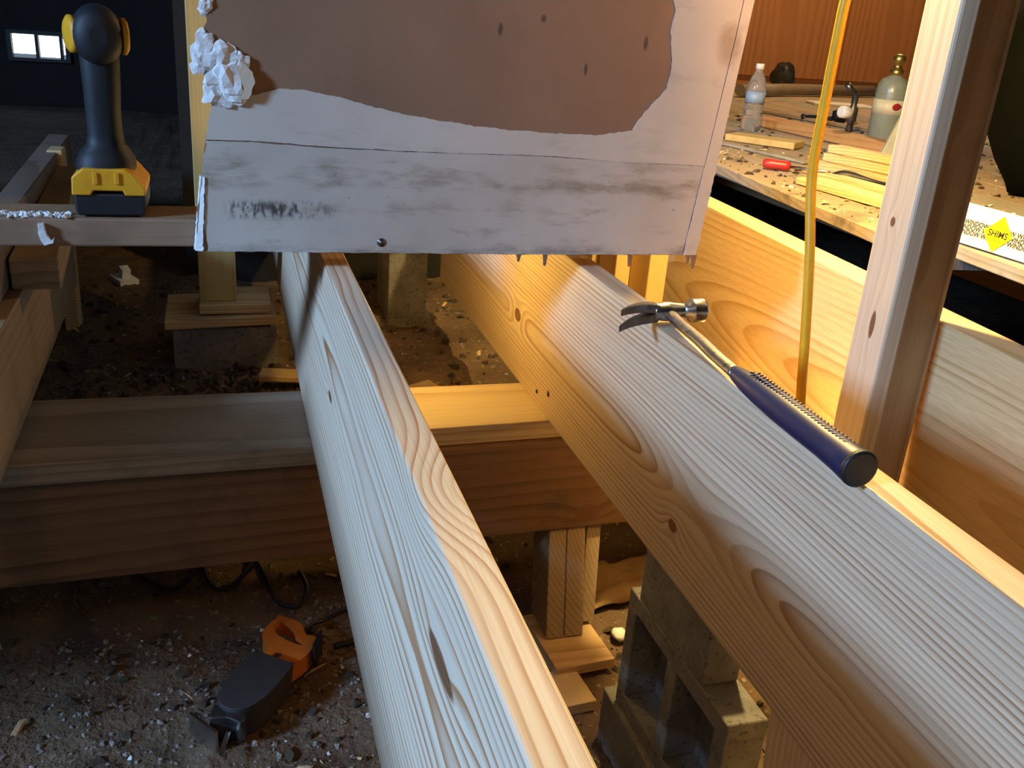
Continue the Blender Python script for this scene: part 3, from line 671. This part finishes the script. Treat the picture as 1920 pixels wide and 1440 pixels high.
cable([(.108, 1.395, .03), (.130, 1.44, .01), (.15, 1.462, 0), (.19, 1.475, 0), (.26, 1.488, 0)], .0035, 'black saw cable running right from the orange handle')
cable([(-.207, 1.63, 0), (-.167, 1.60, 0), (-.11, 1.572, 0), (-.068, 1.603, 0), (-.048, 1.631, 0), (-.058, 1.594, .004), (-.039, 1.558, .004), (-.005, 1.565, 0), (.036, 1.593, 0), (.054, 1.564, 0), (.072, 1.525, 0), (.109, 1.505, 0), (.127, 1.535, .002), (.115, 1.571, 0)], .0045, 'tangled black cable on the dirt behind the saw handle')
cable([(.16, 1.385, 0), (.20, 1.39, 0), (.25, 1.40, 0)], .006, 'short black cable lying right of the saw')

def merge(objs, name, label, cat):
    bm = bmesh.new(); mats = []
    for o in objs:
        me = o.data
        if me.materials[0] not in mats: mats.append(me.materials[0])
        k = mats.index(me.materials[0])
        me.transform(Matrix.Translation(o.location))
        n0 = len(bm.faces); bm.from_mesh(me); bm.faces.ensure_lookup_table()
        for f in bm.faces[n0:]: f.material_index = k
        bpy.data.objects.remove(o); bpy.data.meshes.remove(me)
    me = bpy.data.meshes.new(name); bm.to_mesh(me); bm.free()
    for m in mats: me.materials.append(m)
    o = bpy.data.objects.new(name, me); C.objects.link(o); o['kind'] = 'stuff'; tag(o, label, cat); return o
# =================================================================== rubble on the dirt
def chips(name, mat, n, region, smin, smax, label, seed, flat=.5, zf=gz, long=1.):
    rr = random.Random(seed); mb = MB()
    for i in range(n):
        x, y = region(rr); s = smin + (smax - smin) * rr.random() ** 3
        z = zf(x, y)
        R = Matrix.Rotation(rr.random() * 6.28, 3, 'Z') @ Matrix.Rotation(rr.uniform(-.5, .5), 3, 'X') @ Matrix.Rotation(rr.uniform(-.5, .5), 3, 'Y')
        pts = []
        for (a, b, c) in ((-1, -1, -1), (1, -1, -1), (1, 1, -1), (-1, 1, -1), (-.5, -.5, 1), (.5, -.5, 1), (.5, .5, 1), (-.5, .5, 1)):
            p = Vector((a * s * long * rr.uniform(.2, 1.1), b * s * rr.uniform(.2, 1.1), c * s * flat * rr.uniform(.3, 1.1)))
            pts.append(R @ p + Vector((x, y, z + s * flat * .4)))
        mb.hexa(pts)
    return mb.build(name, mat, kind='stuff', label=label, cat='rubble')
def reg_all(rr):
    return (rr.uniform(-.6, 1.0), rr.uniform(.7, 1.5) if rr.random() < .5 else rr.uniform(1.55, 2.7))
def reg_mound(rr): return (rr.gauss(.0, .16), rr.uniform(1.62, 2.06))
def reg_left(rr): return (rr.uniform(-.30, .30), rr.uniform(.85, 1.5))
merge([
    chips('rubble', m_chip_dark, 3200, reg_all, .002, .015, 'dark clods of earth scattered over the crawl space floor', 1),
    chips('rubble', m_chip_pale, 2200, reg_all, .0012, .006, 'small pale plaster crumbs scattered over the crawl space floor', 2),
    chips('rubble', m_chip_dark, 900, reg_mound, .004, .02, 'dark clods heaped behind the girder', 3),
    chips('rubble', m_chip_pale, 260, reg_mound, .002, .009, 'pale crumbs mixed into the heap behind the girder', 4),
    chips('rubble', m_chip_wood, 160, reg_all, .003, .009, 'thin wood splinters lying about the dirt', 5, .25, gz, 3.5),
    chips('rubble', m_chip_pale, 1400, reg_left, .0012, .007, 'grey crumbs around the orange saw', 6),
    chips('rubble', m_gyps, 40, reg_left, .003, .008, 'scattered white plaster bits near the orange saw', 8),
], 'rubble', 'dark clods, pale plaster crumbs and splinters strewn over the dirt', 'rubble')
# larger pieces that can be told apart
MB().box(-.285, -.235, 2.62, 2.70, gz(-.25, 2.66) + .002, gz(-.25, 2.66) + .016, rz(25)).box(-.268, -.246, 2.64, 2.665, gz(-.25, 2.66) + .012, gz(-.25, 2.66) + .045, rz(25) @ rx(18)).build('plastic_bracket', m_gyps, label='small white plastic piece on the dark dirt below the drill', cat='plastic piece')
def slab(name, mat, x, y, L, w, t, a, label, cat, dz=0., tilt=0):
    z = gz(x, y) + .003 + dz
    return MB().box(x - L / 2, x + L / 2, y - w / 2, y + w / 2, z, z + t, rz(a) @ rx(tilt)).build(name, mat, None, None, min(.002, t * .25), 1, label=label, cat=cat)
slab('wood_scrap', m_scrapx, .06, 1.76, .22, .030, .014, -14, 'long stick lying on the rubble heap behind the girder', 'wood scrap', .03)
slab('wood_scrap', m_scrapx, .115, 1.94, .10, .05, .014, -12, 'wood scrap half buried below the concrete block', 'wood scrap', .02)
slab('wood_scrap', m_chip_wood, .0, 1.68, .04, .016, .010, 10, 'little bright wood chip on the heap behind the girder', 'wood scrap', .025)
slab('plaster_slab', m_concrete, -.16, 1.80, .16, .06, .02, 12, 'flat grey plaster slab on the heap at the left', 'plaster slab', .02)
m_cardb = spotted('crumpled_brown_paper', (.30, .19, .08), (.46, .31, .15), 14., .85)
cb = MB(); nn = 14; vs = []
for j in range(nn):
    for i in range(nn):
        u, v = i / (nn - 1), j / (nn - 1)
        x = .620 + .20 * u + .02 * v; y = 1.385 + .11 * v + .03 * u
        vs.append((x, y, -.700 + .030 * noise.noise(Vector((u * 3, v * 3, 2))) + .018 * abs(noise.noise(Vector((u * 6, v * 6, 5)))) + .02 * v))
cb.addv(vs, [(j * nn + i, j * nn + i + 1, (j + 1) * nn + i + 1, (j + 1) * nn + i) for j in range(nn - 1) for i in range(nn - 1)], True)
o = cb.build('paper_bag', m_cardb, label='crumpled brown paper lying right of the short girder post', cat='paper')
md = o.modifiers.new('thick', 'SOLIDIFY'); md.thickness = .002
MB().blob((.676, 1.31, gz(.676, 1.31) + .012), .014, 3, .5, 2, (1, 1.3, .7)).build('plaster_lump', m_gyps, label='white plaster lump beside the short girder post', cat='plaster lump')
MB().blob((.60, .93, gz(.60, .93) + .02), .03, 5, .5, 2, (1, 1.2, .7)).build('stone', m_chip_pale, label='pale stone at the foot of the concrete pier', cat='stone')
slab('wood_scrap', m_crip, .46, 1.80, .16, .012, .012, 25, 'thin dark stick in the rubble of the middle bay', 'wood scrap', .02)
slab('cardboard_scrap', m_cardb, .40, 1.86, .12, .08, .004, 30, 'flat dull cardboard scrap in the middle bay', 'cardboard', .03, 6)
slab('cardboard_scrap', m_cardb, .33, 1.72, .10, .07, .004, -20, 'small cardboard scrap just behind the pale plate', 'cardboard', .03, 6)
# plaster crumbs on the sole plate and the white bit hanging from it
def crumbs(rr): return (rr.uniform(-.30, -.188), rr.gauss(1.328, .006))
chips('plaster_crumbs', m_gyps, 260, crumbs, .0015, .006, 'line of white plaster crumbs on the sole plate beside the drill', 21, .6, lambda x, y: .0692)
MB().prism(jag([(-.2255, .062), (-.219, .062), (-.2165, .048), (-.211, .0405), (-.2075, .044), (-.2095, .037), (-.2200, .034), (-.2240, .042), (-.2255, .062)], .003, .0012, 3)[:-1], lambda x, z: (x, 1.3055, z), lambda x, z: (x, 1.3140, z)).build('plaster_shard', m_gyps, label='white plaster shard stuck on the front of the sole plate', cat='plaster shard')

# =================================================================== things on the plank floor
ZF = .0315
m_clear, nt, b = new_mat('clear_plastic', .08); b.inputs['Base Color'].default_value = (.92, .96, 1, 1); b.inputs['Transmission Weight'].default_value = .9; b.inputs['IOR'].default_value = 1.25
m_white = plain('white_plastic', (.80, .80, .78), .4)
m_bluelab = plain('pale_blue_label', (.30, .42, .62), .5)
bt = thing('water_bottle', 'clear plastic water bottle standing on the plank floor by the drywall', 'bottle', (1.775, 2.985, ZF))
MB().lathe([(.030, 0), (.033, .004), (.0325, .03), (.030, .045), (.033, .06), (.033, .078), (.0315, .085), (.033, .092), (.033, .132), (.031, .15), (.024, .175), (.014, .192), (.0125, .200), (.0125, .206)], (1.775, 2.985, ZF), (0, 0, 1), 24).build('bottle_body', m_clear, bt)
MB().lathe([(.0145, .203), (.0145, .219), (.012, .221)], (1.775, 2.985, ZF), (0, 0, 1), 18).build('cap', m_white, bt)
MB().lathe([(.0335, .094), (.0335, .130)], (1.775, 2.985, ZF), (0, 0, 1), 24).build('label', m_bluelab, bt)
m_cyl = plain('grey_green_enamel', (.23, .25, .19), .3)
m_brass = plain('old_brass', (.45, .32, .10), .35, .9)
m_lab = plain('cream_label', (.62, .56, .36), .6); m_red = plain('red_plastic', (.36, .02, .02), .4)
cy = thing('gas_cylinder', 'grey-green gas cylinder with brass valve and a red label', 'cylinder', (2.175, 2.79, ZF))
CY = (2.175, 2.79, ZF)
MB().lathe([(.046, 0), (.052, .004), (.054, .012), (.054, .165), (.051, .188), (.040, .206), (.022, .216), (.019, .220)], CY, (0, 0, 1), 26).build('tank', m_cyl, cy)
MB().lathe([(.019, .219), (.022, .222), (.022, .238), (.014, .241), (.014, .256), (.020, .259), (.020, .280), (.010, .286)], CY, (0, 0, 1), 16).build('valve', m_brass, cy)
MB().lathe([(.0546, .095), (.0546, .142)], CY, (0, 0, 1), 26).build('label', m_lab, cy)
for k in range(1):
    MB().blob((CY[0] - .012, CY[1] - .0535, CY[2] + .122), .015, 2, .1, 2, (1.2, .15, .8)).build('emblem', m_red, cy)
tp = thing('torch_stand', 'small dark metal torch standing beside the gas cylinder', 'torch', (2.085, 2.86, ZF))
TP = (2.085, 2.86, ZF)
MB().lathe([(.045, 0), (.045, .004), (.012, .010), (.010, .02)], TP, (0, 0, 1), 18).build('foot', m_darksteel, tp)
MB().lathe([(.010, .018), (.013, .03), (.010, .05), (.017, .06), (.017, .10), (.010, .11), (.012, .15)], TP, (0, 0, 1), 14).build('stem', m_darksteel, tp)
MB().lathe([(.016, 0), (.020, .005), (.020, .04), (.014, .044)], (TP[0] - .012, TP[1], TP[2] + .085), (-1, -.2, .1), 14).build('knob', m_white, tp)
MB().lathe([(.008, 0), (.010, .03), (.010, .05)], (TP[0], TP[1], TP[2] + .145), (-.6, .1, .5), 12).build('nozzle', m_darksteel, tp)
# red-handled screwdriver
sd = thing('screwdriver', 'red handled screwdriver near the plank floor edge', 'screwdriver', (1.345, 2.11, ZF))
MB().lathe([(.008, 0), (.0125, .006), (.0135, .02), (.012, .04), (.0135, .058), (.009, .068)], (1.322, 2.135, ZF + .0145), (.80, -.60, 0), 10).build('handle', m_red, sd)
MB().lathe([(.0035, .066), (.0035, .16), (.002, .165)], (1.322, 2.135, ZF + .0145), (.80, -.60, -.02), 8).build('shaft', m_steel, sd)
# wooden pieces
def fslab(name, mat, cx, cy_, L, w, t, a, label, cat, z=ZF, group=None):
    return MB().box(cx - w / 2, cx + w / 2, cy_ - L / 2, cy_ + L / 2, z + .0005, z + t, rz(a)).build(name, mat, None, None, .0015, 1, label=label, cat=cat, group=group)
fslab('plank_offcut', wood('orange_board', (.62, .34, .13), (.45, .22, .07), 'Y', (0, -.15), .02, .004, .9, [], seed=3.1), 1.985, 2.83, .74, .125, .028, 6, 'long orange-brown board lying across the plank floor', 'board')
SH = 'stacked shims'
fslab('wood_shim', m_scrapy, 1.60, 2.02, .34, .05, .020, 14, 'upper pale shim of the pile beside the stud', 'shim', ZF + .041, SH)
fslab('wood_shim', m_scrapy, 1.585, 2.00, .36, .06, .020, 12, 'second pale shim from the top beside the stud', 'shim', ZF + .0205, SH)
fslab('wood_shim', m_scrapy, 1.57, 1.98, .40, .09, .020, 9, 'lowest pale shim of the pile beside the stud', 'shim', ZF, SH)
fslab('wood_shim', m_scrapy, 1.345, 1.72, .42, .075, .016, 6, 'flat pale shim by the floor edge, in front of the pile', 'shim', ZF, SH)
fslab('wood_shim', m_scrapy, 1.44, 1.80, .40, .06, .016, 7, 'flat pale shim between the pile and the front shim', 'shim', ZF, SH)
fslab('yellow_foam', spotted('yellow_insulation', (.48, .34, .13), (.62, .46, .20), 30., .95), 1.62, 2.63, .22, .10, .02, 40, 'yellowish insulation scrap in front of the water bottle', 'insulation')
MB().tube([(2.55, 4.45, ZF + .035), (3.0, 4.72, ZF + .035), (3.75, 5.0, ZF + .035)], .030, 12).build('pipe', spotted('dull_pipe', (.20, .15, .10), (.26, .24, .22), 6., .6), label='long dull pipe lying across the far plank floor', cat='pipe')
MB().box(2.86, 3.16, 4.18, 4.32, ZF, ZF + .012, rz(-14)).build('white_strip', m_white, None, None, .002, 1, label='white strip lying in front of the far pipe', cat='strip')
MB().blob((3.27, 5.22, ZF + .078), .066, 9, .3, 3, (1, 1, 1.25)).build('black_bag', m_black, label='small black bundle by the far cabinet', cat='bundle')
pl = thing('pliers', 'black handled pliers on the far plank floor', 'pliers', (2.36, 3.38, ZF))
MB().tube(smooth_path([(2.26, 3.42, ZF + .014), (2.32, 3.41, ZF + .016), (2.38, 3.385, ZF + .014)], 4), .012, 8).build('handle', m_black, pl)
MB().blob((2.41, 3.375, ZF + .03), .042, 4, .3, 2, (1, .7, .75)).build('jaw', m_black, pl)
MB().tube(smooth_path([(1.43, 1.99, ZF + .010), (1.46, 1.97, ZF + .014), (1.50, 1.92, ZF + .010), (1.52, 1.86, ZF + .010)], 4), [.008, .009, .012, .014, .014, .012, .009, .007, .006, .005, .005, .005, .004], 8).build('utility_knife', m_black, label='black tool lying in front of the shim pile', cat='tool')
MB().prism([(0, 0), (.17, 0), (.19, .30), (.13, .34)], lambda a, z: (1.685 + a * .9, 2.175 - a * .42 + z * .10, ZF + z), lambda a, z: (1.690 + a * .9, 2.190 - a * .42 + z * .10, ZF + z)).build('grey_panel', plain('grey_sheet', (.36, .37, .33), .6), None, None, .002, 1, label='slanting grey sheet leaning behind the pale stud', cat='panel')
MB().blob((1.925, 1.84, .315), .22, 6, .22, 3, (.78, .8, 1.28)).build('dark_bag', plain('dark_green_bag', (.003, .004, .003), .9), label='dark bulging sack behind the shaded stud', cat='sack')
def freg(rr):
    y = rr.uniform(1.45, 3.6); return (1.17 + .0955 * (y - 1.36) + rr.random() ** 1.6 * 1.6, y)
fz = lambda x, y: ZF - .001
merge([
    chips('floor_debris', m_gyps, 500, freg, .0015, .008, 'pale plaster crumbs over the plank floor', 31, .4, fz),
    chips('floor_debris', m_chip_dark, 900, freg, .002, .014, 'dark crumbs of dirt over the plank floor', 32, .4, fz),
    chips('floor_debris', m_chip_wood, 260, freg, .003, .010, 'wood splinters over the plank floor', 33, .25, fz, 3.),
], 'floor_debris', 'plaster crumbs, dirt and splinters strewn over the plank floor', 'debris')
fslab('lath_strip', m_subgrey, 1.47, 2.46, .46, .028, .008, 12, 'thin grey lath lying in front of the yellowish insulation', 'lath')
fslab('lath_strip', m_crip, 1.80, 2.52, .62, .022, .010, 5, 'dark thin lath between insulation and shim pile', 'lath')
fslab('lath_strip', m_oldj, 2.30, 3.35, .80, .045, .012, 12, 'brown lath lying behind the long orange-brown board', 'lath')
# shim package with its printed band and yellow diamond
m_pack = plain('white_wrapper', (.86, .85, .80), .35, 0, .03); m_ink = plain('black_print', (.015, .013, .012), .6); m_band_p = plain('tan_print_band', (.72, .56, .40), .5, 0, .05); m_dia = plain('yellow_diamond', (.90, .74, .0), .45, 0, .03)
pk = thing('shim_package', 'white packet with printed band and yellow diamond reading SHIMS', 'package', (1.30, 1.20, ZF))
# local x along the packet (towards the camera), y up the front face, z out of the face
ang = math.radians(-86)
PK = Matrix.Translation((1.262, 1.285, ZF)) @ Matrix.Rotation(ang, 4, 'Z') @ Matrix.Rotation(math.radians(80), 4, 'X')
def pb(x0, x1, y0, y1, z0, z1):
    mb = MB(); mb.hexa([PK @ Vector(p) for p in ((x0, y0, z0), (x1, y0, z0), (x1, y1, z0), (x0, y1, z0), (x0, y0, z1), (x1, y0, z1), (x1, y1, z1), (x0, y1, z1))]); return mb
pb(-.10, .42, .002, .072, -.045, 0).build('wrapper', m_pack, pk, bevel=.003)
pb(-.097, .417, .018, .045, .0001, .0004).build('print_band', m_band_p, pk)
for row, (txt, yy) in enumerate((('I WINDOW WINDOW WINDOW WINDOW VE', .0405), ('WINDOW WINDOW WINDOW WINDOW WIN K', .0317), ('WINDOW WINDOW WINDOW WINDOW WATE', .0229))):
    text_mesh('print', txt, .0115, PK @ Matrix.Translation((.05, yy, .0007)), m_ink, pk, .0003)
DI = PK @ Matrix.Translation((.010, .034, .0010))
dh, dv = .031, .031
dia = MB(); dia.addv([DI @ Vector(p) for p in ((-dh, 0, 0), (0, -dv, 0), (dh, 0, 0), (0, dv, 0), (-dh, 0, .0008), (0, -dv, .0008), (dh, 0, .0008), (0, dv, .0008))], [(3, 2, 1, 0), (4, 5, 6, 7), (0, 1, 5, 4), (1, 2, 6, 5), (2, 3, 7, 6), (3, 0, 4, 7)])
dia.build('diamond', m_dia, pk)
text_mesh('print', 'SHIMS', .0155, DI @ Matrix.Translation((0, -.0005, .0011)), m_ink, pk, .0003)
text_mesh('print', 'CONTRACTOR', .0048, DI @ Matrix.Translation((0, .0115, .0011)), m_ink, pk)
text_mesh('print', 'CONTRACTOR', .0048, DI @ Matrix.Translation((0, -.0110, .0011)), m_ink, pk)

# far cabinet with two doors, green jamb
m_cab = wood('cabinet_brown', (.36, .165, .07), (.27, .115, .045), 'Z', (0, -.4), .02, .01, .5, [], seed=4.4, rough=.45, blot=.1)
cb = thing('cabinet', 'brown wooden cabinet with plain doors against the far wall', 'cabinet', (3.9, 5.5, ZF))
MB().box(3.02, 4.55, 5.45, 6.0, ZF, 2.1).build('carcass', m_cab, cb, bevel=.003)
MB().box(3.05, 3.72, 5.425, 5.448, ZF + .06, 2.05).build('door', m_cab, cb, bevel=.004)
MB().box(3.80, 4.50, 5.425, 5.448, ZF + .06, 2.05).build('door', m_cab, cb, bevel=.004)
MB().box(2.72, 3.0, 5.40, 5.60, ZF, 2.19).build('door_jamb', plain('pale_green_paint', (.50, .58, .36), .6, 0, .05), None, None, .003, label='pale green painted jamb left of the far cabinet', cat='jamb')
MB().box(2.62, 2.85, 5.1, 5.3, ZF, ZF + .24).build('cardboard_box', m_cardb, None, None, .004, label='small tan box in front of the green jamb', cat='box')
